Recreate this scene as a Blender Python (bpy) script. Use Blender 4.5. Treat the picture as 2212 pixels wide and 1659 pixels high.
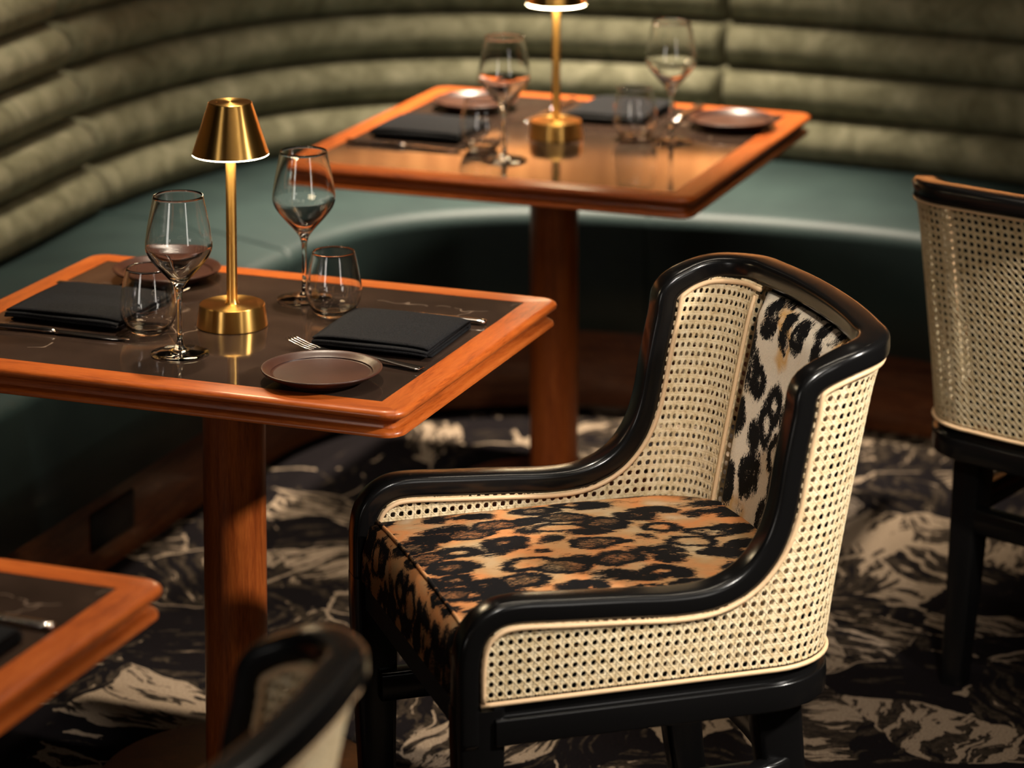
import bpy, math, random
from math import sin, cos, pi, sqrt, radians, atan2
from mathutils import Vector, Matrix
random.seed(7)
SC = bpy.context.scene
COL = SC.collection
for o in list(bpy.data.objects):
    bpy.data.objects.remove(o)

# ------------------------------------------------------------------ camera
ROT = -0.3639                      # the tables and the banquette share this direction
B0 = (0.084, 6.0201); A0 = (-0.4301, 4.6306); C0 = (-0.9127, 3.3514)
cd = bpy.data.cameras.new('camera'); cam = bpy.data.objects.new('camera', cd); COL.objects.link(cam)
cam.location = (0, 0, 2.027); cam.rotation_euler = (pi/2 - 0.1132, 0, 0)
cd.sensor_width = 36; cd.lens = 6650.15*36/2212; cd.shift_y = -1172.17/2212
cd.clip_start = .05; cd.clip_end = 60
cd.dof.use_dof = True; cd.dof.focus_distance = 4.45; cd.dof.aperture_fstop = 3.2
SC.camera = cam
# ------------------------------------------------------------------ world, lights, exposure
w = bpy.data.worlds.new('world'); SC.world = w; w.use_nodes = True
bgn = w.node_tree.nodes['Background']; bgn.inputs[0].default_value = (1, .8, .6, 1); bgn.inputs[1].default_value = .001
SC.view_settings.view_transform = 'Standard'; SC.view_settings.look = 'None'
SC.view_settings.exposure = 0.0; SC.view_settings.gamma = 1.0; SC.view_settings.use_curve_mapping = False

def aim(o, target):
    o.rotation_euler = (Vector(target) - o.location).to_track_quat('-Z', 'Y').to_euler()
def spot(name, loc, target, energy, angle, blend, color, size=.06):
    l = bpy.data.lights.new(name, 'SPOT'); l.energy = energy; l.spot_size = radians(angle); l.spot_blend = blend
    l.color = color; l.shadow_soft_size = size
    o = bpy.data.objects.new(name, l); COL.objects.link(o); o.location = loc; aim(o, target); return o
def area(name, loc, target, energy, sx, sy, color):
    l = bpy.data.lights.new(name, 'AREA'); l.shape = 'RECTANGLE'; l.size = sx; l.size_y = sy; l.energy = energy; l.color = color
    o = bpy.data.objects.new(name, l); COL.objects.link(o); o.location = loc; aim(o, target); return o
WARM = (1, .86, .67); SOFT = (1, .93, .84)
spot('downlight_corner_table', (0.16, 6.82, 2.85), (0.10, 6.58, .72), 1550, 50, 1.0, WARM, .07)
spot('downlight_left_seat', (-.80, 6.12, 2.85), (-.86, 6.20, .42), 230, 36, 1.0, WARM, .05)
spot('downlight_pair_table', (-.38, 5.20, 2.85), (-.40, 4.75, .75), 260, 40, 1.0, WARM, .045)
spot('downlight_aisle', (-.62, 5.30, 2.85), (-.40, 5.35, 0), 300, 32, 1.0, WARM, .05)
spot('downlight_lower_table', (-.85, 3.75, 2.85), (-.80, 3.45, .75), 170, 30, 1.0, WARM, .05)
spot('track_light_right', (2.6, 3.25, 2.6), (-.05, 4.04, .50), 680, 29, .7, SOFT, .10)
spot('added_fill_near', (1.9, 2.0, 2.6), (-.12, 2.95, .75), 330, 13, .8, SOFT, .08)  # added spot, brightens the cane of the foreground chair
spot('added_fill_far_chair', (1.7, 3.3, 2.8), (1.0, 5.05, .75), 900, 15, .9, SOFT, .08)  # extra spot put in to lift the dim chair at the right edge
spot('added_fill_front', (.7, 1.2, 2.85), (.34, 4.30, .62), 440, 20, 1.0, SOFT, .10)  # added frontal fill for the main chair's cane
area('linear_ceiling_light', (.35, 4.75, 2.88), (.25, 4.45, .6), 17, 1.6, .04, WARM)
area('linear_aisle_light', (.45, 3.2, 2.88), (.45, 3.6, 0), 11, 1.6, .05, WARM)
area('window_light_left', (-3.2, .4, 1.45), (-.2, 4.7, .9), 17, .70, 1.3, SOFT)
area('window_light_right', (2.3, .9, 1.5), (-.3, 4.6, .85), 9, .42, 1.2, SOFT)
for k, (x, y) in enumerate([(-1.9, 1.6), (-.6, 2.2), (.9, 1.8), (2.2, 2.9), (-1.7, 3.9), (1.5, 4.6), (-.9, 7.0), (1.2, 6.3), (.5, 7.25)]):
    spot('small_downlight', (x, y, 2.9), (x, y, 0), .8, 150, .3, WARM, .022)
def wall_wash(x, y, rz, ln, e):         # unseen strip added behind the banquette, for the corner table's warm reflection
    p = (B0[0]+cos(ROT)*x-sin(ROT)*y, B0[1]+sin(ROT)*x+cos(ROT)*y, 1.04)
    q = (p[0]+cos(ROT+rz)*.22, p[1]+sin(ROT+rz)*.22, 1.36)
    return area('added_wall_wash', p, q, e, ln, .05, (1, .64, .36))
wall_wash(.30, 1.52, pi/2-.08, 1.3, 25); wall_wash(-.84, 1.28, pi*.72, .7, 15); wall_wash(-1.44, .35, pi, 1.0, 7)
SC.cycles.use_adaptive_sampling = True; SC.cycles.adaptive_threshold = .02; SC.cycles.max_bounces = 9; SC.cycles.diffuse_bounces = 2; SC.cycles.glossy_bounces = 4; SC.cycles.transmission_bounces = 10

# ------------------------------------------------------------------ helpers
def obj(name, verts, faces, mat, parent=None, smooth=True, **props):
    me = bpy.data.meshes.new(name); me.from_pydata([tuple(v) for v in verts], [], faces); me.update()
    if smooth:
        for p in me.polygons: p.use_smooth = True
    o = bpy.data.objects.new(name, me); COL.objects.link(o)
    if mat: me.materials.append(mat)
    if parent: o.parent = parent
    for k, v in props.items(): o[k] = v
    return o
def sharp(o, deg=35):
    me = o.data
    try: me.set_sharp_from_angle(angle=radians(deg))
    except Exception: pass
    return o
def thing(name, label, cat, loc=(0, 0, 0), rz=0, group=None):
    o = bpy.data.objects.new(name, None); COL.objects.link(o); o.empty_display_size = .05
    o.location = loc; o.rotation_euler = (0, 0, rz); o['label'] = label; o['category'] = cat
    if group: o['group'] = group
    return o
def tag(o, label, cat, group=None):
    o['label'] = label; o['category'] = cat
    if group: o['group'] = group
    return o
def copy_tree(root, parent=None):
    c = root.copy(); COL.objects.link(c); c.parent = parent
    for ch in list(root.children): copy_tree(ch, c)
    return c
def place(o, loc, rz, label, group=None):
    o.location = loc; o.rotation_euler = (0, 0, rz); o['label'] = label
    if group: o['group'] = group
    return o
def onto(base, x, y, z=0.0):       # a point given along the table's own axes
    c, s = cos(ROT), sin(ROT); return (base[0]+c*x-s*y, base[1]+s*x+c*y, z)
def lathe(prof, n=48, close=False):
    v = []; f = []; rings = []
    for r, z in prof:
        if r < 1e-6: rings.append([len(v)]); v.append((0, 0, z))
        else:
            rings.append(list(range(len(v), len(v)+n)))
            v += [(r*cos(2*pi*k/n), r*sin(2*pi*k/n), z) for k in range(n)]
    pairs = list(zip(rings, rings[1:])) + ([(rings[-1], rings[0])] if close else [])
    for a, b in pairs:
        for k in range(n):
            j = (k+1) % n
            if len(a) == 1 and len(b) == 1: continue
            if len(a) == 1: f.append((a[0], b[j], b[k]))
            elif len(b) == 1: f.append((a[k], a[j], b[0]))
            else: f.append((a[k], a[j], b[j], b[k]))
    return v, f
def box(cx, cy, cz, sx, sy, sz, bev=0.0):
    v = []; f = []
    if bev <= 0:
        for z in (-1, 1):
            for x, y in ((-1, -1), (1, -1), (1, 1), (-1, 1)): v.append((cx+x*sx/2, cy+y*sy/2, cz+z*sz/2))
        return v, [(3, 2, 1, 0), (4, 5, 6, 7), (0, 1, 5, 4), (1, 2, 6, 5), (2, 3, 7, 6), (3, 0, 4, 7)]
    lev = [(-sz/2, bev), (-sz/2+bev, 0), (sz/2-bev, 0), (sz/2, bev)]
    n = 0
    for z, i in lev:
        a, b = sx/2-i, sy/2-i; e = bev
        pts = [(-a+e, -b), (a-e, -b), (a, -b+e), (a, b-e), (a-e, b), (-a+e, b), (-a, b-e), (-a, -b+e)]
        v += [(cx+x, cy+y, cz+z) for x, y in pts]
    for k in range(3):
        for j in range(8):
            f.append((k*8+j, k*8+(j+1) % 8, k*8+8+(j+1) % 8, k*8+8+j))
    f.append(tuple(range(7, -1, -1))); f.append(tuple(range(24, 32)))
    return v, f
def loft(rings, closed_ring=True, caps=True):
    n = len(rings[0]); v = [p for r in rings for p in r]; f = []
    for i in range(len(rings)-1):
        for k in range(n if closed_ring else n-1):
            j = (k+1) % n
            f.append((i*n+k, i*n+j, (i+1)*n+j, (i+1)*n+k))
    if caps and closed_ring:
        f.append(tuple(range(n-1, -1, -1))); f.append(tuple(range((len(rings)-1)*n, len(rings)*n)))
    return v, f
def sweep(pts, prof, ups=None, up=(0, 0, 1), caps=True, closed=False, scale=None):
    """prof: list of (a, b): a along side = T x up, b along up'"""
    P = [Vector(p) for p in pts]; rings = []; n = len(P)
    for i in range(n):
        if closed: T = P[(i+1) % n]-P[i-1]
        else: T = P[min(i+1, n-1)]-P[max(i-1, 0)]
        T.normalize(); U = Vector(ups[i]) if ups else Vector(up)
        S = T.cross(U)
        if S.length < 1e-6: S = T.orthogonal()
        S.normalize(); Un = S.cross(T).normalized(); k = scale[i] if scale else 1
        rings.append([P[i]+S*(a*k)+Un*(b*k) for a, b in prof])
    if closed: rings.append(rings[0])
    return loft(rings, caps=caps and not closed)
def circ(r, n=10): return [(r*cos(2*pi*k/n), r*sin(2*pi*k/n)) for k in range(n)]
def rrect(hx, hy, r, n=4):
    out = []
    for cx, cy, a0 in ((hx-r, hy-r, 0), (-hx+r, hy-r, pi/2), (-hx+r, -hy+r, pi), (hx-r, -hy+r, 1.5*pi)):
        for k in range(n+1):
            a = a0+pi/2*k/n; out.append((cx+r*cos(a), cy+r*sin(a)))
    return out
def catmull(ps, n=10):
    out = []; idx = []
    for i in range(len(ps)-1):
        p0 = ps[max(i-1, 0)]; p1 = ps[i]; p2 = ps[i+1]; p3 = ps[min(i+2, len(ps)-1)]
        idx.append(len(out))
        for k in range(n):
            t = k/n; t2 = t*t; t3 = t2*t
            out.append(tuple(.5*(2*b+(-a+c)*t+(2*a-5*b+4*c-d)*t2+(-a+3*b-3*c+d)*t3) for a, b, c, d in zip(p0, p1, p2, p3)))
    idx.append(len(out)); out.append(tuple(ps[-1])); return out, idx
def resample(ps, n):
    d = [0]
    for a, b in zip(ps, ps[1:]): d.append(d[-1]+sqrt(sum((x-y)**2 for x, y in zip(a, b))))
    out = []; j = 0
    for k in range(n):
        t = d[-1]*k/(n-1)
        while j < len(d)-2 and d[j+1] < t: j += 1
        s = (t-d[j])/max(d[j+1]-d[j], 1e-9); s = min(max(s, 0), 1)
        out.append(tuple(x+(y-x)*s for x, y in zip(ps[j], ps[j+1])))
    return out
def resample_at(ps, ts):
    d = [0]
    for a, b in zip(ps, ps[1:]): d.append(d[-1]+sqrt(sum((x-y)**2 for x, y in zip(a[:2], b[:2]))))
    out = []; j = 0
    for t in ts:
        t *= d[-1]
        while j < len(d)-2 and d[j+1] < t: j += 1
        s = min(max((t-d[j])/max(d[j+1]-d[j], 1e-9), 0), 1)
        out.append(tuple(x+(y-x)*s for x, y in zip(ps[j], ps[j+1])))
    return out
def join(parts):
    v = []; f = []
    for a, b in parts:
        n = len(v); v += list(a); f += [tuple(i+n for i in q) for q in b]
    return v, f

# ------------------------------------------------------------------ materials
class NT:
    def __init__(s, name):
        s.m = bpy.data.materials.new(name); s.m.use_nodes = True; s.t = s.m.node_tree; s.n = s.t.nodes
        s.b = s.n['Principled BSDF']; s.out = s.n['Material Output']
    def add(s, kind, **kw):
        n = s.n.new(kind)
        for k, v in kw.items():
            if k.startswith('i_'):
                key = k[2:].replace('_', ' '); n.inputs[key].default_value = v
            else: setattr(n, k, v)
        return n
    def link(s, a, b): s.t.links.new(a, b)
    def coords(s, scale=(1, 1, 1), kind='Object', rot=(0, 0, 0)):
        tc = s.add('ShaderNodeTexCoord'); mp = s.add('ShaderNodeMapping')
        mp.inputs['Scale'].default_value = scale; mp.inputs['Rotation'].default_value = rot
        s.link(tc.outputs[kind], mp.inputs[0]); return mp.outputs[0]
    def noise(s, vec, scale, detail=4, rough=.55, dist=0):
        n = s.add('ShaderNodeTexNoise'); n.inputs['Scale'].default_value = scale; n.inputs['Detail'].default_value = detail
        n.inputs['Roughness'].default_value = rough; n.inputs['Distortion'].default_value = dist
        s.link(vec, n.inputs['Vector']); return n
    def ramp(s, fac, stops, interp='LINEAR'):
        r = s.add('ShaderNodeValToRGB'); r.color_ramp.interpolation = interp; e = r.color_ramp.elements
        while len(e) < len(stops): e.new(.5)
        for el, (p, c) in zip(e, stops): el.position = p; el.color = (*c, 1) if len(c) == 3 else c
        s.link(fac, r.inputs[0]); return r.outputs[0]
    def math(s, op, a, b=None, c=None, clamp=False):
        n = s.add('ShaderNodeMath', operation=op, use_clamp=clamp)
        for i, x in enumerate((a, b, c)):
            if x is None: continue
            if isinstance(x, (int, float)): n.inputs[i].default_value = x
            else: s.link(x, n.inputs[i])
        return n.outputs[0]
    def mix(s, fac, a, b, mode='MIX'):
        n = s.add('ShaderNodeMix', data_type='RGBA', blend_type=mode)
        for key, x in ((0, fac), (6, a), (7, b)):
            if isinstance(x, (int, float)): n.inputs[key].default_value = x
            elif isinstance(x, tuple): n.inputs[key].default_value = (*x, 1)
            else: s.link(x, n.inputs[key])
        return n.outputs[2]
    def bump(s, h, strength, dist=.001):
        n = s.add('ShaderNodeBump'); n.inputs['Strength'].default_value = strength; n.inputs['Distance'].default_value = dist
        s.link(h, n.inputs['Height']); s.link(n.outputs[0], s.b.inputs['Normal'])
    def set(s, **kw):
        for k, v in kw.items():
            key = {'base': 'Base Color', 'rough': 'Roughness', 'metal': 'Metallic', 'coat': 'Coat Weight', 'coatr': 'Coat Roughness', 'ior': 'IOR',
                   'trans': 'Transmission Weight', 'sheen': 'Sheen Weight', 'sheenr': 'Sheen Roughness', 'sheent': 'Sheen Tint', 'spec': 'Specular IOR Level',
                   'aniso': 'Anisotropic', 'emit': 'Emission Color', 'emits': 'Emission Strength'}[k]
            if isinstance(v, (int, float)): s.b.inputs[key].default_value = v
            elif isinstance(v, tuple): s.b.inputs[key].default_value = (*v, 1)
            else: s.link(v, s.b.inputs[key])
        return s

def wood(name, scale, dark=(.15, .026, .004), mid=(.34, .070, .010), light=(.43, .105, .017), rough=.33, coat=.15):
    t = NT(name); v = t.coords(scale)
    n1 = t.noise(v, 6, 5, .6, .6); n2 = t.noise(v, 45, 3, .6, .2)
    f = t.math('ADD', t.math('MULTIPLY', n1.outputs[0], .55), t.math('MULTIPLY', n2.outputs[0], .45))
    c = t.ramp(f, [(.30, dark), (.48, mid), (.66, light)])
    t.set(base=c, rough=rough, coat=coat, coatr=.12, spec=.32); t.bump(n2.outputs[0], .08, .0006); return t.m
WOOD_X = wood('wood_grain_x', (1, 9, 9)); WOOD_Y = wood('wood_grain_y', (9, 1, 9)); WOOD_Z = wood('wood_grain_z', (16, 16, 1), (.10, .018, .003), (.24, .050, .008), (.38, .095, .016), rough=.34, coat=.15)
WOOD_BASE = wood('wood_base', (6, 6, 6), (.03, .006, .002), (.07, .014, .004), (.12, .03, .008), .35, .3)
WOOD_PLINTH = wood('wood_plinth', (1.2, 1.2, 12), (.05, .012, .004), (.13, .035, .010), (.24, .08, .025), .4, .2)
WOOD_WALL = wood('wood_wall', (6, 6, .8), (.20, .10, .045), (.34, .19, .09), (.46, .28, .14), .5, .1)

def stone():
    t = NT('brown_stone'); v = t.coords()
    n = t.noise(v, 7, 6, .6, .4)
    c = t.ramp(n.outputs[0], [(.3, (.018, .011, .008)), (.55, (.030, .018, .013)), (.75, (.046, .028, .019))])
    d = t.noise(v, 3.5, 4, .6, 0); va = t.add('ShaderNodeVectorMath', operation='MULTIPLY_ADD')
    t.link(d.outputs['Color'], va.inputs[0]); va.inputs[1].default_value = (.35, .35, .35); t.link(v, va.inputs[2])
    vo = t.add('ShaderNodeTexVoronoi', feature='DISTANCE_TO_EDGE'); vo.inputs['Scale'].default_value = 2.6; t.link(va.outputs[0], vo.inputs['Vector'])
    brk = t.noise(v, 8, 3, .6, 0)
    line = t.math('MULTIPLY', t.math('LESS_THAN', vo.outputs['Distance'], .0035), t.math('GREATER_THAN', brk.outputs[0], .56))
    c = t.mix(t.math('MULTIPLY', line, .30), c, (.42, .30, .22))
    t.set(base=c, rough=.075, spec=.5); return t.m
STONE = stone()

def brass():
    t = NT('brushed_brass'); tg = t.add('ShaderNodeTangent', direction_type='RADIAL', axis='Z')
    v = t.coords(); n = t.noise(t.coords((1, 1, 60)), 40, 2, .5)
    t.set(base=(.82, .47, .13), metal=1.0, rough=.30, aniso=.85)
    t.b.inputs['Anisotropic Rotation'].default_value = .25
    t.link(tg.outputs[0], t.b.inputs['Tangent']); return t.m
BRASS = brass()
def plain(name, **kw): return NT(name).set(**kw).m
GLASS = plain('clear_glass', base=(1, 1, 1), rough=0.0, trans=1.0, ior=1.48)
STEEL = plain('polished_steel', base=(.62, .55, .50), metal=1.0, rough=.16)
GLOW = plain('lamp_diffuser', base=(1, .95, .85), emit=(1, .80, .50), emits=40.0, rough=.5)
BLACK = NT('black_lacquer'); BLACK.set(base=(.0040, .0038, .0038), rough=.21, spec=.4); BLACK = BLACK.m
DARK = plain('black_board', base=(.006, .005, .005), rough=.8)
VENT = plain('black_vent', base=(.008, .007, .007), rough=.6)

def plate_mat():
    t = NT('brown_stoneware'); v = t.coords(); n = t.noise(v, 60, 4, .6); n2 = t.noise(v, 14, 3, .5)
    c = t.ramp(n2.outputs[0], [(.3, (.028, .010, .006)), (.7, (.050, .019, .012))])
    t.set(base=c, rough=.36, spec=.3); t.bump(n.outputs[0], .25, .0008); return t.m
PLATE = plate_mat()

def napkin_mat():
    t = NT('black_linen'); v = t.coords(); n = t.noise(v, 550, 2, .6); n2 = t.noise(v, 30, 3, .5)
    c = t.ramp(n.outputs[0], [(.35, (.003, .003, .0035)), (.7, (.015, .0148, .016))])
    t.set(base=c, rough=.95, spec=.12); t.bump(n.outputs[0], .5, .0006); return t.m
LINEN = napkin_mat()

def cane_mat():
    t = NT('woven_cane'); v = t.coords(); n = t.noise(v, 120, 3, .6); n2 = t.noise(v, 14, 3, .6)
    c = t.ramp(n.outputs[0], [(.28, (.52, .37, .19)), (.5, (.76, .61, .38)), (.72, (.86, .74, .53))])
    c = t.mix(t.math('MULTIPLY', n2.outputs[0], .25), c, (.58, .40, .19))
    t.set(base=c, rough=.5, spec=.3); return t.m
CANE = cane_mat()
BEAD = plain('cane_edging', base=(.70, .47, .27), rough=.42)

def leopard(name, base_stops, sc, rot, stretch, edge, inner0, solid):
    t = NT(name); v = t.coords(stretch, rot=rot)
    dn = t.noise(v, sc*1.0, 3, .6); fine = t.noise(v, sc*9, 3, .75)
    def madd(src, k, vec):
        n = t.add('ShaderNodeVectorMath', operation='MULTIPLY_ADD'); t.link(src.outputs['Color'], n.inputs[0]); n.inputs[1].default_value = (k,)*3; t.link(vec, n.inputs[2]); return n.outputs[0]
    vb = madd(fine, .10/sc, madd(dn, .55/sc, v))
    vo = t.add('ShaderNodeTexVoronoi', feature='F1'); ve = t.add('ShaderNodeTexVoronoi', feature='DISTANCE_TO_EDGE')
    for n in (vo, ve):
        n.inputs['Scale'].default_value = sc; n.inputs['Randomness'].default_value = .7; t.link(vb, n.inputs['Vector'])
    cell = t.add('ShaderNodeSeparateColor'); t.link(vo.outputs['Color'], cell.inputs[0])
    gap = t.noise(v, sc*1.4, 2, .5)
    hairy = t.noise(t.coords((stretch[0]*.35, stretch[1]*1.9, stretch[2]), rot=rot), sc*14, 3, .75)
    wob = t.math('ADD', t.math('MULTIPLY', t.math('SUBTRACT', gap.outputs[0], .5), .55), t.math('MULTIPLY', t.math('SUBTRACT', hairy.outputs[0], .5), .62))
    dist = t.math('ADD', vo.outputs['Distance'], wob)
    spot = t.math('LESS_THAN', dist, edge)
    core = t.math('LESS_THAN', dist, t.math('MULTIPLY', t.math('ADD', .55, cell.outputs[1]), inner0))
    big = t.noise(t.coords(), sc*.42, 3, .55)
    base = t.ramp(big.outputs[0], base_stops)
    hair = t.noise(t.coords((stretch[0]*.3, stretch[1]*2.4, stretch[2]), rot=rot), sc*24, 2, .6)
    base = t.mix(.32, base, t.ramp(hair.outputs[0], [(.3, (.35, .35, .35)), (.7, (1, 1, 1))]), 'MULTIPLY')
    # rosettes: some have an open middle, the others a dark flecked one
    dense = t.math('ADD', .36, t.math('MULTIPLY', t.math('LESS_THAN', cell.outputs[0], solid), .22))
    fleck = t.math('MULTIPLY', core, t.math('LESS_THAN', hair.outputs[0], dense))
    ring = t.math('MULTIPLY', spot, t.math('SUBTRACT', 1.0, core))
    c = t.mix(t.math('MULTIPLY', fleck, spot), base, (.012, .009, .007))
    c = t.mix(ring, c, (.004, .0035, .004))
    t.set(base=c, rough=.8, spec=.12); t.bump(hair.outputs[0], .35, .001); return t.m
SEAT_FUR = leopard('leopard_seat', [(.28, (.46, .34, .20)), (.40, (.44, .25, .11)), (.52, (.56, .22, .075)), (.62, (.46, .27, .13)), (.78, (.66, .56, .42))], 19.5, (0, 0, .70), (.70, 1.15, 1), .60, .24, .62)
BACK_FUR = leopard('leopard_back', [(.3, (.86, .76, .62)), (.56, (.80, .68, .52)), (.64, (.66, .38, .14)), (.70, (.72, .58, .44))], 21, (0, 0, 0), (1, 1, .72), .54, .17, .45)

def velvet():
    t = NT('olive_velvet'); v = t.coords()
    n = t.noise(t.coords((1, 1, .7)), 16, 6, .7, .6); n2 = t.noise(v, 3.5, 4, .6)
    c = t.ramp(n.outputs[0], [(.28, (.058, .055, .029)), (.5, (.175, .164, .102)), (.72, (.34, .315, .215))])
    c = t.mix(t.math('MULTIPLY', n2.outputs[0], .5), c, (.10, .092, .036))
    t.set(base=c, rough=.85, sheen=.06, sheenr=.45, sheent=(.75, .72, .5)); t.bump(n.outputs[0], .25, .006); return t.m
VELVET = velvet()
def teal():
    t = NT('dark_teal_leather'); v = t.coords(); n = t.noise(v, 5, 4, .6); n2 = t.noise(v, 160, 3, .6)
    c = t.ramp(n.outputs[0], [(.3, (.008, .019, .019)), (.7, (.016, .032, .030))])
    t.set(base=c, rough=.58, spec=.35); t.bump(n2.outputs[0], .12, .0008); return t.m
TEAL = teal()

def carpet():
    t = NT('patterned_carpet'); v = t.coords()
    d1 = t.noise(v, 1.7, 3, .5); d2 = t.noise(v, 6, 4, .6)
    def warp(src, vec, k):
        a = t.add('ShaderNodeVectorMath', operation='MULTIPLY_ADD'); t.link(src.outputs['Color'], a.inputs[0]); a.inputs[1].default_value = (k, k, 0); t.link(vec, a.inputs[2]); return a.outputs[0]
    vw = warp(d2, warp(d1, v, .42), .07)
    vo = t.add('ShaderNodeTexVoronoi', feature='F1'); vo.inputs['Scale'].default_value = 5.2; t.link(vw, vo.inputs['Vector'])
    ve = t.add('ShaderNodeTexVoronoi', feature='DISTANCE_TO_EDGE'); ve.inputs['Scale'].default_value = 5.2; t.link(vw, ve.inputs['Vector'])
    cell = t.add('ShaderNodeSeparateColor'); t.link(vo.outputs['Color'], cell.inputs[0])
    # feather strokes: direction turns from cell to cell
    rot = t.add('ShaderNodeVectorRotate', rotation_type='Z_AXIS'); t.link(vw, rot.inputs['Vector'])
    t.link(t.math('MULTIPLY', cell.outputs[1], 6.28), rot.inputs['Angle'])
    mp = t.add('ShaderNodeMapping'); mp.inputs['Scale'].default_value = (9, 46, 1); t.link(rot.outputs[0], mp.inputs[0])
    st = t.noise(mp.outputs[0], 1.0, 3, .6, .15)
    big = t.noise(vw, 2.6, 3, .5)
    lev = t.math('ADD', t.math('MULTIPLY', cell.outputs[0], .55), t.math('MULTIPLY', big.outputs[0], .45))
    lev = t.math('ADD', lev, t.math('MULTIPLY', t.math('SUBTRACT', st.outputs[0], .5), 1.7))
    tone = t.math('ADD', lev, t.math('MULTIPLY', t.math('SUBTRACT', d2.outputs[0], .5), .5))
    rim = t.math('MULTIPLY', t.math('LESS_THAN', ve.outputs['Distance'], .014), t.math('GREATER_THAN', d2.outputs[0], .52))
    pile = t.noise(v, 260, 3, .7); mott = t.noise(v, 60, 4, .7)
    light = t.ramp(pile.outputs[0], [(.3, (.12, .085, .060)), (.7, (.27, .205, .145))])
    midc = t.ramp(t.math('ADD', t.math('MULTIPLY', pile.outputs[0], .4), t.math('MULTIPLY', mott.outputs[0], .6)), [(.40, (.006, .0045, .004)), (.62, (.045, .033, .023))])
    darkc = t.ramp(pile.outputs[0], [(.3, (.0025, .002, .0025)), (.7, (.009, .007, .0075))])
    c = t.mix(t.math('GREATER_THAN', tone, .50), darkc, midc)
    c = t.mix(t.math('GREATER_THAN', tone, .72), c, light); c = t.mix(rim, c, light)
    t.set(base=c, rough=1.0, spec=.03); t.bump(pile.outputs[0], .5, .004); return t.m
CARPET = carpet()
WALLP = plain('dark_wall_paint', base=(.020, .018, .015), rough=.8)
CEIL = plain('dark_ceiling', base=(.012, .010, .009), rough=.8)

# ------------------------------------------------------------------ the room
fl = obj('floor', [(-6, -1.5, 0), (6, -1.5, 0), (6, 10, 0), (-6, 10, 0)], [(0, 1, 2, 3)], CARPET, kind='structure')
fl['label'] = 'patterned carpet of beige leaf shapes on near black'
ce = obj('ceiling', [(-6, -1.5, 2.95), (-6, 10, 2.95), (6, 10, 2.95), (6, -1.5, 2.95)], [(0, 1, 2, 3)], CEIL, kind='structure')

# ------------------------------------------------------------------ the banquette (in the tables' own axes, origin under the corner table)
BACK = [(-1.13, -2.6), (-1.115, -1.9), (-1.105, -1.2), (-1.10, -.6), (-1.115, -.2), (-1.138, .19), (-1.118, .45), (-1.045, .75), (-.90, .98), (-.66, 1.14), (-.36, 1.215), (-.04, 1.238),
        (.30, 1.226), (.71, 1.173), (1.2, 1.05), (1.75, .84), (2.3, .56)]
FRONT = [(-.60, -2.6), (-.60, -1.9), (-.60, -1.2), (-.60, -.6), (-.60, -.25), (-.59, .03), (-.58, .16), (-.53, .32), (-.43, .45), (-.30, .535), (-.16, .59), (-.01, .615),
         (.30, .65), (.62, .625), (1.0, .52), (1.45, .34), (1.9, .08)]
SEAMS = [(0, 5), (5, 11), (11, 16)]
bq = thing('banquette', 'long curved banquette with olive velvet rolled back and dark teal seat', 'banquette', (B0[0], B0[1], 0), ROT)
bcat, bidx = catmull(BACK, 12); fcat, fidx = catmull(FRONT, 12)
SEAT_Z = .46; ROLL = .104; LEAN = .27
def normals(ps):
    out = []
    for i in range(len(ps)):
        a = ps[max(i-1, 0)]; b = ps[min(i+1, len(ps)-1)]; tx, ty = b[0]-a[0], b[1]-a[1]; l = sqrt(tx*tx+ty*ty); out.append((-ty/l, tx/l))   # points outwards (away from the seat)
    return out
full_n = normals(bcat)
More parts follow.
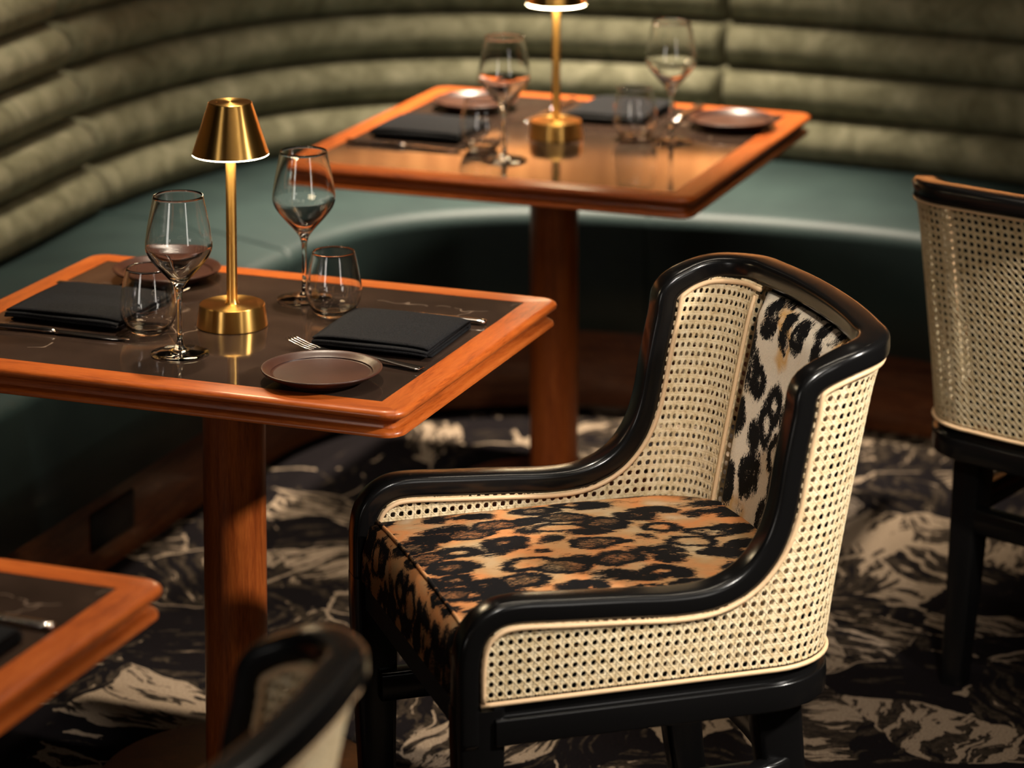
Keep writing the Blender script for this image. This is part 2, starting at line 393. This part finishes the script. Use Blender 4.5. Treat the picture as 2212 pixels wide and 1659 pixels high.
for si, (i0, i1) in enumerate(SEAMS):
    bp = bcat[bidx[i0]:bidx[i1]+1]; bn = full_n[bidx[i0]:bidx[i1]+1]
    N = [46, 40, 40][si]
    ln = sum(sqrt((a[0]-b[0])**2+(a[1]-b[1])**2) for a, b in zip(bp, bp[1:]))
    ts = [k/(N-1) for k in range(N)]
    for e in (.0015, .004, .008, .013, .02): ts += [e/ln, 1-e/ln]
    ts = sorted(set(ts)); N = len(ts)
    both = resample_at([(*p, *n) for p, n in zip(bp, bn)], ts)
    fp = resample_at(fcat[fidx[i0]:fidx[i1]+1], ts)
    dl = [0]
    for a, b in zip(both, both[1:]): dl.append(dl[-1]+sqrt((a[0]-b[0])**2+(a[1]-b[1])**2))
    tot = dl[-1]
    for r in range(6):
        zc = SEAT_Z+ROLL*(r+.5)-.004
        rings = []
        for k in range(N):
            x, y, nx, ny = both[k]
            edge = min(dl[k] if si > 0 else 9, tot-dl[k] if si < 2 else 9)
            pin = 1-.85*max(0, 1-edge/.020)**1.6
            ring = []
            M = 14
            for j in range(M+1):
                a = -pi/2+pi*j/M
                ca = abs(cos(a))**.95; sa = sin(a)
                dz = sa*ROLL*.5*(1 if pin > .99 else .9+.1*pin); z = zc+dz
                off = LEAN*(zc-SEAT_Z)-.068*ca*pin+.016
                ring.append((x+nx*off, y+ny*off, z))
            off = LEAN*(zc-SEAT_Z)+.05
            ring.append((x+nx*off, y+ny*off, zc+ROLL*.5)); ring.append((x+nx*off, y+ny*off, zc-ROLL*.5))
            rings.append(ring)
        # put extra rings right at the seams so that the dip is narrow
        obj('backrest_roll', *loft(rings), VELVET, bq)
    rings = []
    for k in range(N):
        x, y, nx, ny = both[k]; fx, fy = fp[k]
        dx, dy = fx-x, fy-y; l = sqrt(dx*dx+dy*dy); dx /= l; dy /= l
        edge = min(dl[k] if si > 0 else 9, tot-dl[k] if si < 2 else 9)
        dip = .008*max(0, 1-edge/.016)**2
        ring = [(x-dx*.06, y-dy*.06, SEAT_Z-dip)]
        for j in range(1, 8):
            s = (l-.035)*j/8; ring.append((x+dx*s, y+dy*s, SEAT_Z+.012*sin(pi*j/8)-dip))
        for j in range(7):
            a = pi/2*j/6; s = l-.035+.035*sin(a); ring.append((x+dx*s, y+dy*s, SEAT_Z-.035+.035*cos(a)-dip*(1-j/6)))
        ring.append((x+dx*(l-dip), y+dy*(l-dip), .30)); ring.append((x+dx*(l-.004), y+dy*(l-.004), .185)); ring.append((x+dx*(l-.05), y+dy*(l-.05), .18)); ring.append((x-dx*.06, y-dy*.06, .18))
        rings.append(ring)
    obj('seat_cushion', *loft(rings), TEAL, bq)
    rings = []
    for k in range(N):
        x, y, nx, ny = both[k]; fx, fy = fp[k]; dx, dy = fx-x, fy-y; l = sqrt(dx*dx+dy*dy); dx /= l; dy /= l
        rings.append([(x+dx*(l-.06), y+dy*(l-.06), .0), (x+dx*(l-.06), y+dy*(l-.06), .183), (x+dx*(l-.09), y+dy*(l-.09), .183), (x+dx*(l-.09), y+dy*(l-.09), 0)])
    sharp(obj('plinth', *loft(rings), WOOD_PLINTH, bq))
v, f = box(-.6585, -.64, .088, .010, .17, .075, .003); obj('vent', v, f, VENT, bq)
wn = normals(bcat); ring = [(p[0]+n[0]*.42, p[1]+n[1]*.42) for p, n in zip(bcat, wn)]
rings = [[(x, y, 0), (x, y, 2.95), (x+n[0]*.1, y+n[1]*.1, 2.95), (x+n[0]*.1, y+n[1]*.1, 0)] for (x, y), n in zip(ring, wn)]
wl = obj('wall_back', *loft(rings), WALLP, None, kind='structure'); wl.location = (B0[0], B0[1], 0); wl.rotation_euler = (0, 0, ROT)
sharp(wl)
rings = [[(x-n[0]*.02, y-n[1]*.02, .95), (x-n[0]*.02, y-n[1]*.02, 1.40), (x+n[0]*.001, y+n[1]*.001, 1.40), (x+n[0]*.001, y+n[1]*.001, .95)] for (x, y), n in zip(ring, wn)]
tr = obj('added_trim_1', *loft(rings), WOOD_WALL, None, kind='structure'); tr.location = wl.location; tr.rotation_euler = wl.rotation_euler; sharp(tr)  # unseen wood band, added to reflect orange in the corner table top

# ------------------------------------------------------------------ tables
EDGE = [(.048, .736), (.048, .7500), (.011, .7500), (.006, .7493), (.0022, .7470), (.0004, .7435), (.0012, .7398), (.0045, .7368), (.0115, .7352), (.0170, .7320), (.0178, .7265), (.0160, .7218),
        (.0100, .7195), (.0065, .7172), (.0052, .7140), (.0055, .7112), (.0105, .7092), (.052, .7092), (.052, .736)]
def table(label, base, a, b, group='wood edged dining tables'):
    t = thing('dining_table', label, 'table', (base[0], base[1], 0), ROT, group)
    r = .034
    def corner(sx, sy, ang, d):
        rr = max(r-d, .0008); cx = sx*(a-d-rr); cy = sy*(b-d-rr); return (cx+rr*cos(ang), cy+rr*sin(ang))
    q = 6
    sides = [((-1, -1), 1.25*pi, 1.5*pi, (1, -1), 1.5*pi, 1.75*pi, WOOD_X), ((1, -1), 1.75*pi, 2*pi, (1, 1), 0, .25*pi, WOOD_Y),
             ((1, 1), .25*pi, .5*pi, (-1, 1), .5*pi, .75*pi, WOOD_X), ((-1, 1), .75*pi, pi, (-1, -1), pi, 1.25*pi, WOOD_Y)]
    for s0, a0, a1, s1, b0, b1, m in sides:
        rings = []
        for k in range(q+1):
            rings.append([(*corner(*s0, a0+(a1-a0)*k/q, d), z) for d, z in EDGE])
        for k in range(q+1):
            rings.append([(*corner(*s1, b0+(b1-b0)*k/q, d), z) for d, z in EDGE])
        sharp(obj('edge_board', *loft(rings), m, t), 40)
    v, f = box(0, 0, .7425, 2*(a-.0483), 2*(b-.0483), .0145, .0008); sharp(obj('stone_inlay', v, f, STONE, t))
    v, f = box(0, 0, .7215, .44, .38, .0275, .004); sharp(obj('mounting_plate', v, f, WOOD_BASE, t))
    sharp(obj('column', *lathe([(0, .03), (.0487, .03), (.0487, .7078), (0, .7078)], 64), WOOD_Z, t))
    sharp(obj('base_plate', *lathe([(0, 0), (.222, 0), (.224, .006), (.222, .022), (.216, .028), (.06, .034), (0, .034)], 72), WOOD_BASE, t))
    return t
table('near pair table with brass lamp, beside the leopard seat chair', A0, .4205, .3342)
table('square corner table with brass lamp, set against the curved banquette', B0, .4205, .4205)
table('cropped table corner in the lower left with one knife on it', C0, .4205, .3342)

# ------------------------------------------------------------------ table lamps
def lamp(label):
    t = thing('table_lamp', label, 'lamp', group='brass table lamps')
    sharp(obj('base', *lathe([(0, 0), (.0535, 0), (.0545, .001), (.0545, .003), (.0505, .0335), (.0495, .0348), (0, .0350)], 72), BRASS, t), 30)
    sharp(obj('stem', *lathe([(0, .034), (.0115, .0345), (.0090, .0385), (.0084, .045), (.0080, .262), (0, .262)], 40), BRASS, t), 30)
    sharp(obj('shade', *lathe([(.0572, .2705), (.0592, .2700), (.0337, .3488), (.0325, .3498), (0, .3500), (0, .348), (.0317, .348)], 72, False), BRASS, t), 30)
    sharp(obj('diffuser', *lathe([(.0083, .2725), (.0083, .2690), (.0578, .2680), (.0588, .2686), (.0590, .2700), (.0575, .2725)], 72, True), GLOW, t), 30)
    return t
l0 = lamp('brass lamp with tapered shade on the near pair table'); place(l0, onto(A0, -.001, 0, .75), 0, 'brass lamp with tapered shade on the near pair table')
l1 = copy_tree(l0); place(l1, onto(B0, .003, .002, .75), .6, 'brass lamp on the corner table, shade cut off by the picture edge')

# ------------------------------------------------------------------ glasses
def wine(label):
    t = thing('wine_glass', label, 'wine glass', group='clear wine glasses')
    foot = [(0, .0004), (.020, .0007), (.0428, .0004), (.0437, .0014), (.0430, .0024), (.030, .0038), (.015, .0062), (.0078, .0105), (.0050, .0170), (.0042, .0230), (0, .0230)]
    stem = [(0, .02315), (.0041, .02315), (.0035, .040), (.0033, .060), (.0035, .078), (.0048, .0925), (.0068, .1010), (0, .1010)]
    outer = [(0, .10115), (.0069, .10115), (.0100, .1065), (.0165, .1150), (.0270, .1265), (.0370, .1380), (.0450, .1490), (.0492, .1590), (.0500, .1660), (.0492, .1760), (.0462, .1950), (.0415, .2190), (.0371, .2405)]
    rim = [(.0366, .2412), (.0360, .2405)]
    inner = [(.0404, .2190), (.0451, .1950), (.0481, .1762), (.0489, .1662), (.0481, .1600), (.0438, .1508), (.0356, .1400), (.0250, .1290), (.0140, .1190), (.0060, .1140), (0, .1125)]
    def fine(p): return catmull(p, 4)[0]
    obj('foot', *lathe(foot, 56), GLASS, t); obj('stem', *lathe(stem, 32), GLASS, t)
    obj('bowl', *lathe(outer[:2]+fine(outer[1:])[1:]+rim+fine([rim[-1]]+inner)[1:], 64), GLASS, t)
    return t
w0 = wine('wine glass on the near pair table, left of the lamp, nearest the table edge')
place(w0, onto(A0, -.004, -.171, .75), 0, w0['label'])
for base, x, y, lb in ((A0, .040, .177, 'wine glass behind the right tumbler on the near pair table'), (B0, -.017, -.233, 'wine glass near the front edge of the corner table'),
                       (B0, .230, .042, 'wine glass beside the bread plate on the right of the corner table')):
    place(copy_tree(w0), onto(base, x, y, .75), random.random(), lb)
def tumbler():
    outer = [(0, .0010), (.018, .0012), (.0235, .0003), (.0270, .0012), (.0335, .0085), (.0405, .0220), (.0440, .0370), (.0432, .0520), (.0400, .0720), (.0362, .0900), (.0332, .1010)]
    inner = [(.0329, .1016), (.0322, .1010), (.0350, .0900), (.0388, .0720), (.0420, .0520), (.0428, .0372), (.0393, .0230), (.0320, .0110), (.0220, .0072), (.0100, .0062), (0, .0060)]
    return lathe(catmull(outer, 3)[0]+catmull(inner, 3)[0], 64)
t0 = tag(obj('tumbler', *tumbler(), GLASS), 'stemless tumbler between napkin and wine glass, left on the near pair table', 'tumbler', 'stemless water tumblers')
t0.location = onto(A0, -.102, -.083, .75)
for base, x, y, lb in ((A0, .121, .110, 'stemless tumbler touching the far edge of the right napkin on the near pair table'), (B0, -.093, -.155, 'stemless tumbler at the left of the lamp on the corner table'),
                       (B0, .151, .054, 'stemless tumbler at the right of the lamp on the corner table')):
    c = t0.copy(); COL.objects.link(c); c.location = onto(base, x, y, .75); c['label'] = lb

# ------------------------------------------------------------------ plates
pl = [(0, .0030), (.050, .0030), (.052, 0), (.0555, 0), (.058, .0035), (.074, .0090), (.0855, .0160), (.0880, .0185), (.0876, .0200), (.0858, .0203), (.0820, .0185), (.0772, .0150), (.0735, .0128), (.0690, .0118), (0, .0110)]
p0 = tag(obj('bread_plate', *lathe(catmull(pl, 3)[0], 80), PLATE), 'dark brown bread plate at the front corner of the near pair table', 'plate', 'dark brown bread plates')
p0.location = onto(A0, .250, -.221, .75)
for base, x, y, lb in ((A0, -.224, .215, 'dark brown bread plate at the far left corner of the near pair table'), (B0, -.253, .215, 'dark brown bread plate behind the left napkin on the corner table'),
                       (B0, .301, .222, 'dark brown bread plate at the right rear corner of the corner table')):
    c = p0.copy(); COL.objects.link(c); c.location = onto(base, x, y, .75); c['label'] = lb

# ------------------------------------------------------------------ napkins
def napkin(L, D, seed, skew=0.0):
    """one cloth folded back and forth; folds run along x, the open layers show at -y"""
    rnd = random.Random(seed); th = .0026
    path = [(-D/2+.012, .0022), (D/2-.006, .0026), (D/2, .0058), (D/2-.006, .0088), (-D/2+.004, .0080), (-D/2-.001, .0108), (-D/2+.005, .0138), (D/2-.008, .0136), (D/2-.001, .0160), (D/2-.010, .0190),
            (0, .0200), (-D/2-.002, .0188)]
    cat = catmull(path, 6)[0]
    N = 22; rings = []
    ph = rnd.random()*6
    for i in range(N+1):
        u = i/N; x = (u-.5)*L
        ring_o = []; ring_i = []
        droop = 1-.20*(abs(2*u-1)**6)
        for k, (y, z) in enumerate(cat):
            a = cat[max(k-1, 0)]; b = cat[min(k+1, len(cat)-1)]; ty, tz = b[0]-a[0], b[1]-a[1]; l = sqrt(ty*ty+tz*tz) or 1; ny, nz = -tz/l, ty/l
            q = k/(len(cat)-1)
            zz = max(z*droop+.0006*sin(7*u+ph+5*q)*q, .0016); xx = x*(1+.010*sin(9*q+ph))+skew*y
            yy = y+.0018*sin(5*u+ph+3*q)
            ring_o.append((xx, yy+ny*th/2, zz+nz*th/2)); ring_i.append((xx, yy-ny*th/2, zz-nz*th/2))
        rings.append(ring_o+ring_i[::-1])
    return loft(rings)
def put_napkin(base, x, y, L, D, rz, lb, seed, skew=0.0):
    o = tag(obj('napkin', *napkin(L, D, seed, skew), LINEN), lb, 'napkin', 'folded black napkins')
    o.location = onto(base, x, y, .7504); o.rotation_euler = (0, 0, ROT+rz); return o
put_napkin(A0, .258, .018, .190, .172, -.02, 'folded black napkin beside the front bread plate on the near pair table', 1, -.05)
put_napkin(A0, -.245, -.005, .196, .176, 0, 'folded black napkin at the left end of the near pair table', 2)
put_napkin(B0, -.248, -.045, .190, .165, 0, 'folded black napkin at the left end of the corner table', 3)
put_napkin(B0, .052, .255, .165, .195, 0, 'folded black napkin at the rear of the corner table behind the lamp', 4)
put_napkin(C0, .262, .005, .185, .172, 0, 'folded black napkin on the cropped lower left table', 5)

# ------------------------------------------------------------------ cutlery (handle end at +x, business end at -x)
def ribbon(st):
    """stations (x, half width, z, half thickness) -> closed bar of rounded section"""
    rings = []
    for x, hw, z, ht in st:
        rings.append([(x, hw*cos(a), z+ht*sin(a)) for a in [2*pi*k/10 for k in range(10)]])
    return loft(rings)
def fork(label):
    t = thing('fork', label, 'fork', group='steel forks')
    obj('handle', *ribbon([(.118, .0080, .0040, .0016), (.112, .0098, .0038, .0018), (.080, .0080, .0050, .0019), (.040, .0052, .0075, .0019), (.005, .0040, .0085, .0019), (-.030, .0045, .0065, .0018), (-.041, .0060, .0055, .0015)]), STEEL, t)
    head = obj('head', *ribbon([(-.040, .0055, .0056, .0014), (-.050, .0100, .0045, .0012), (-.062, .0122, .0042, .0012), (-.072, .0122, .0050, .0011)]), STEEL, t)
    for k in range(4):
        y = (k-1.5)*.0066
        v, f = ribbon([(-.070, .0021, .0049, .0010), (-.090, .0019, .0075, .0010), (-.110, .0016, .0128, .0009), (-.121, .0008, .0168, .0006)])
        obj('tine', [(a, b+y, c) for a, b, c in v], f, STEEL, head)
    return t
def knife(label):
    t = thing('table_knife', label, 'knife', group='steel table knives')
    obj('handle', *ribbon([(.124, .0050, .0046, .0030), (.121, .0080, .0046, .0040), (.110, .0084, .0046, .0042), (.060, .0068, .0046, .0040), (.022, .0058, .0046, .0038), (.016, .0070, .0046, .0044), (.010, .0058, .0046, .0036), (.004, .0066, .0046, .0040), (0, .0056, .0046, .0030)]), STEEL, t)
    obj('blade', *ribbon([(.001, .0052, .0046, .0016), (-.012, .0078, .0042, .0013), (-.070, .0094, .0034, .0010), (-.105, .0080, .0030, .0009), (-.122, .0040, .0030, .0007), (-.127, .0010, .0030, .0005)]), STEEL, t)
    return t
f0 = fork('x'); place(f0, onto(A0, .252, -.105, .7503), ROT-.20, 'steel fork lying half under the front bread plate')
place(copy_tree(f0), onto(A0, -.255, .115, .7503), ROT+pi-.06, 'steel fork lying under the far left bread plate of the near pair table')
place(copy_tree(f0), onto(B0, .180, .285, .7503), ROT+pi/2, 'steel fork between rear napkin and right bread plate on the corner table')
k0 = knife('x'); place(k0, onto(A0, .240, .141, .7502), ROT-.01, 'steel table knife behind the right napkin, only its handle end showing')
place(copy_tree(k0), onto(A0, -.232, -.141, .7502), ROT+pi+.02, 'steel table knife in front of the left napkin on the near pair table')
place(copy_tree(k0), onto(B0, -.242, -.194, .7502), ROT+pi-.03, 'steel table knife in front of the left napkin on the corner table')
place(copy_tree(k0), onto(B0, -.095, .235, .7502), ROT+pi/2-.06, 'steel table knife behind the lamp base on the corner table')
place(copy_tree(k0), onto(C0, .246, .141, .7502), ROT, 'steel table knife on the cropped lower left table')

# ------------------------------------------------------------------ chairs: x runs to the back, y to the far side, z up
W2 = .289; UF = -.03; RC = .115; ZB = .455
def ub(z): 
    q = max(z-.40, 0); return .518+.15*q+.075*max(0, q-.12)**1.4+.02*max(0, (z-.80)/.08)**2*.5
Lside = ub(.65)-RC-UF; Larc = pi/2*RC; Lback = 2*(W2-RC); LTOT = 2*Lside+2*Larc+Lback
def plan(s, z, off=0.0):
    """point of the shell at length s from the near front post, pushed out by off; also its outward normal"""
    m = s > LTOT/2
    if m: s = LTOT-s
    u1 = ub(z)-RC
    if s <= Lside: x = UF+s/Lside*(u1-UF); y = W2; n = (0, 1)
    elif s <= Lside+Larc:
        a = (s-Lside)/RC; x = u1+RC*sin(a); y = W2-RC+RC*cos(a); n = (sin(a), cos(a))
    else:
        y = W2-RC-(s-Lside-Larc); q = y/(W2-RC); x = ub(z)+.014*(1-q*q); n = (1, .028*q/(W2-RC)); l = sqrt(1+n[1]**2); n = (1/l, n[1]/l)
    x += n[0]*off; y += n[1]*off
    if not m: return Vector((x, -y, z)), Vector((n[0], -n[1], 0))
    return Vector((x, y, z)), Vector((n[0], n[1], 0))
def s_of(u, z): return (u-UF)/(ub(z)-RC-UF)*Lside
# centre line of the bent rail, drawn in the plane of one side
RAIL_UZ = [(-.014, .40), (-.014, .46), (-.013, .515), (-.004, .548), (.018, .568), (.050, .575), (.12, .571), (.20, .566), (.275, .561), (.330, .565), (.375, .585), (.408, .622), (.427, .67), (.439, .735), (.452, .797), (.466, .842)]
side = [(s_of(u, z), z) for u, z in RAIL_UZ]
half = side+[(Lside+.18*Larc, .866), (Lside+.6*Larc, .872), (Lside+Larc, .874), (Lside+Larc+Lback*.25, .875), (LTOT/2, .875)]
hcat = catmull(half, 6)[0]
RAIL = hcat+[(LTOT-s, z) for s, z in hcat[-2::-1]]
def inside(s, z, poly):
    c = False; n = len(poly); j = n-1
    for i in range(n):
        a, b = poly[i], poly[j]
        if (a[1] > z) != (b[1] > z) and s < (b[0]-a[0])*(z-a[1])/(b[1]-a[1])+a[0]: c = not c
        j = i
    return c
def offset_path(ps, d):
    out = []
    for i in range(len(ps)):
        a = ps[max(i-1, 0)]; b = ps[min(i+1, len(ps)-1)]; tx, ty = b[0]-a[0], b[1]-a[1]; l = sqrt(tx*tx+ty*ty) or 1
        out.append((ps[i][0]+ty/l*d, ps[i][1]-tx/l*d))
    return out
PITCH = .0136
def cane(smin, smax, poly, off, sgn):
    v = []; f = []; H = .0006*sgn
    n0 = int(math.ceil(smin/PITCH))-1; n1 = int(smax/PITCH)+1; m0 = int(ZB/PITCH)-1; m1 = int(.89/PITCH)+1
    def seg(a, b, wd, lift):
        (s0, z0), (s1, z1) = a, b
        ms, mz = (s0+s1)/2, (z0+z1)/2
        if not (smin <= ms <= smax) or not inside(ms, mz, poly): return
        ds, dz = s1-s0, z1-z0; l = sqrt(ds*ds+dz*dz); ps, pz = -dz/l*wd/2, ds/l*wd/2
        ext = .06; s0 -= ds*ext; s1 += ds*ext; z0 -= dz*ext; z1 += dz*ext
        i = len(v)
        for (s, z) in ((s0, z0), (s1, z1)):
            for k, h in ((-1, 0), (0, 1), (1, 0)):
                v.append(plan(s+ps*k, z+pz*k, off+sgn*lift+h*H)[0])
        f.append((i, i+1, i+4, i+3)); f.append((i+1, i+2, i+5, i+4))
    P = PITCH; e = .122*P; wd = .238*P; wdg = .135*P
    for i in range(n0, n1+1):
        for j in range(m0, m1+1):
            s = i*P; z = j*P
            for k in (-1, 1):
                seg((s+k*e, z), (s+k*e, z+P), wd, 0)
                seg((s, z+k*e), (s+P, z+k*e), wd, .0003)
            seg((s, z+P/2), (s+P/2, z+P), wdg, .0006); seg((s+P/2, z), (s+P, z+P/2), wdg, .0006)
            seg((s, z+P/2), (s+P/2, z), wdg, .0008); seg((s+P/2, z+P), (s+P, z+P/2), wdg, .0008)
    return v, f
def tube_on(path, off, r, n=8):
    pts = []; ups = []
    for s, z in path:
        p, nn = plan(s, z, off); pts.append(p); ups.append(nn)
    return sweep(pts, circ(r, n), ups)
def make_chair():
    t = thing('armchair', 'x', 'chair', group='black framed cane armchairs')
    # bent rail: arms, wings and top in one piece
    pts = []; ups = []
    for s, z in RAIL:
        p, n = plan(s, z, -.0225); pts.append(p); ups.append(n)
    obj('rail', *sweep(pts, rrect(.0165, .0225, .0095, 4), ups), BLACK, t)
    # apron under the cane
    ss = [s_of(.02, .43)+(LTOT-2*s_of(.02, .43))*k/90 for k in range(91)]
    prof = [(-.0275, -.045), (.0275, -.045), (.0275, -.008), (.0272, -.0065), (.0120, -.0065), (.0108, -.0060), (.0104, .0000), (.0100, .0016), (.0090, .0028), (.0074, .0032), (-.0238, .0032), (-.0256, .0027), (-.0268, .0014), (-.0273, -.001)]
    pts = []; ups = []
    for s in ss:
        p, n = plan(s, .4265); pts.append(p); ups.append(n)
    # sweep's first axis is T x up (points down or up); keep it upright by hand
    rings = []
    for p, n in zip(pts, ups): rings.append([p+n*b+Vector((0, 0, a)) for a, b in prof])
    sharp(obj('apron', *loft(rings), BLACK, t), 50)
    v, f = box(-.002, 0, .4265, .03, 2*W2-.05, .055, .005); sharp(obj('front_rail', v, f, DARK, t))
    # legs
    for sg in (-1, 1):
        st = [(.448, .002, W2-.0265, .033, .0255), (.40, .002, W2-.0265, .033, .0255), (.20, .004, W2-.029, .027, .0225), (.0, .008, W2-.032, .0205, .0195)]
        sharp(obj('leg', *loft([[(x+a, sg*(y+b), z) for a, b in (rrect(hx, hy, .008, 3) if sg > 0 else rrect(hx, hy, .008, 3)[::-1])] for z, x, y, hx, hy in st], caps=True), BLACK, t))
        st = [(.425, .440, W2-.085, .034, .027), (.30, .452, W2-.082, .031, .025), (.15, .470, W2-.080, .027, .022), (.0, .492, W2-.078, .0225, .0195)]
        sharp(obj('leg', *loft([[(x+a, sg*(y+b), z) for a, b in (rrect(hx, hy, .008, 3) if sg > 0 else rrect(hx, hy, .008, 3)[::-1])] for z, x, y, hx, hy in st], caps=True), BLACK, t))
    # low stretcher that follows the seat's outline
    rings = []
    for s in [s_of(.01, .43)+(LTOT-2*s_of(.01, .43))*k/70 for k in range(71)]:
        p, n = plan(s, .43, -.05); p = Vector((p.x-.005, p.y, .285)); rings.append([p+n*b+Vector((0, 0, a)) for a, b in rrect(.022, .016, .005, 2)])
    sharp(obj('stretcher', *loft(rings), BLACK, t), 50)
    # cane, outside
    cut = offset_path(RAIL, .014)
    poly = [(s, z) for s, z in cut if z > ZB+.008]+[(LTOT-s_of(-.0, ZB), ZB+.0075), (s_of(-.0, ZB), ZB+.0075)]
    obj('cane_panel', *cane(0, LTOT, poly, -.0045, 1), CANE, t, kind='stuff')
    bead = offset_path([q for q in RAIL if q[1] > ZB-.004], .0188)
    e = obj('cane_edging', *tube_on(bead, -.0012, .0036), BEAD, t)
    s0 = s_of(-.0, ZB)
    obj('cane_edging', *tube_on([(s0+(LTOT-2*s0)*k/100, ZB+.002) for k in range(101)], -.0012, .0034), BEAD, t)
    # cane, inside the two arms
    SE = Lside+Larc*1.03                # where the back pad begins
    for lo, hi in ((0, SE), (LTOT-SE, LTOT)):
        obj('cane_lining', *cane(lo, hi, poly, -.0405, -1), CANE, t, kind='stuff')
        bp = [q for q in bead if lo-.01 <= q[0] <= hi]
        obj('cane_edging', *tube_on(bp, -.0436, .0036), BEAD, t)
        se = hi if lo == 0 else lo
        obj('cane_edging', *tube_on([(se, .50+.345*k/12) for k in range(13)], -.0436, .0030), BEAD, t)
    # board and pad of the back
    def backsheet(off0, off1, z0, z1, crown, sa, sb, NX=30, NZ=26):
        fr = []; bk = []
        for j in range(NZ+1):
            for i in range(NX+1):
                a, b = i/NX, j/NZ; s = sa+(sb-sa)*a; z = z0+(z1-z0)*b
                ed = min(1, min(a, 1-a)/.07)**.5*min(1, min(b, 1-b)/.07)**.5
                fr.append(plan(s, z, off0-crown*ed)[0]); bk.append(plan(s, z, off1)[0])
        n = len(fr); v = fr+bk; f = []
        def id(i, j): return j*(NX+1)+i
        for j in range(NZ):
            for i in range(NX):
                f.append((id(i, j), id(i, j+1), id(i+1, j+1), id(i+1, j))); f.append((n+id(i, j), n+id(i+1, j), n+id(i+1, j+1), n+id(i, j+1)))
        for j in range(NZ):
            for i in (0, NX):
                q = (id(i, j), n+id(i, j), n+id(i, j+1), id(i, j+1)); f.append(q if i == 0 else q[::-1])
        for i in range(NX):
            for j in (0, NZ):
                q = (id(i, j), id(i+1, j), n+id(i+1, j), n+id(i, j)); f.append(q if j == 0 else q[::-1])
        return v, f
    obj('back_board', *backsheet(-.014, -.010, .47, .860, 0, SE-.004, LTOT-SE+.004), DARK, t)
    obj('back_pad', *backsheet(-.024, -.0145, .475, .850, .018, SE+.002, LTOT-SE-.002), BACK_FUR, t)
    # seat
    NX, NY = 36, 32; x0, x1 = -.022, .520; top = []; low = []
    for i in range(NX+1):
        for j in range(NY+1):
            a = i/NX; b = 2*j/NY-1; x = x0+(x1-x0)*a
            hw = .2325
            if x > .40: q = (x-.40)/.125; hw = .2325-.10*(1-sqrt(max(0, 1-q*q)))
            fr = a/.10; e = 1.0
            ex = min(1, a/.055); ey = min(1, (1-abs(b))/.10)
            z = .500+.030*sqrt(1-(1-ex)**2)*1.0+.022*(1-(1-ey)**2)-.012+.016*(1-b*b)*sin(pi*min(1, a*1.0+.12))
            top.append((x-.010*(1-(1-ex)**2) if a < .1 else x-.010, b*hw, z)); low.append((x-.004, b*hw*.985, .452))
    n = len(top); v = top+low; f = []
    def id(i, j): return i*(NY+1)+j
    for i in range(NX):
        for j in range(NY):
            f.append((id(i, j), id(i+1, j), id(i+1, j+1), id(i, j+1))); f.append((n+id(i, j), n+id(i, j+1), n+id(i+1, j+1), n+id(i+1, j)))
    for i in range(NX):
        f.append((id(i, 0), n+id(i, 0), n+id(i+1, 0), id(i+1, 0))); f.append((id(i, NY), id(i+1, NY), n+id(i+1, NY), n+id(i, NY)))
    for j in range(NY):
        f.append((id(0, j), id(0, j+1), n+id(0, j+1), n+id(0, j))); f.append((id(NX, j), n+id(NX, j), n+id(NX, j+1), id(NX, j+1)))
    seat = obj('seat_cushion', v, f, SEAT_FUR, t)
    pp = []
    for j in range(NY+1):
        p = top[id(2, j)]; pp.append((p[0]-.003, p[1], p[2]+.0008))
    obj('piping', *sweep(pp, circ(.0028, 8)), SEAT_FUR, seat)
    return t
ch = make_chair()
def chair_pose(o, phi, u, v, X, lb):      # the point (u, v) of the chair stands at X
    p = radians(phi); c, s = cos(p), sin(p)
    place(o, (X[0]-(c*u-s*v), X[1]-(s*u+c*v), 0), p, lb)
place(ch, (-.127, 4.1255, 0), radians(17.5), 'black armchair with cane sides and leopard seat, pulled out from the near pair table')
c2 = copy_tree(ch); chair_pose(c2, -126, .492, -.202, (.766, 5.075), 'cane backed armchair at the right edge, seen from behind')
c3 = copy_tree(ch); chair_pose(c3, -20.9, .53, .24, (-.205, 2.985), 'blurred black armchair wing with cane in the lower foreground')
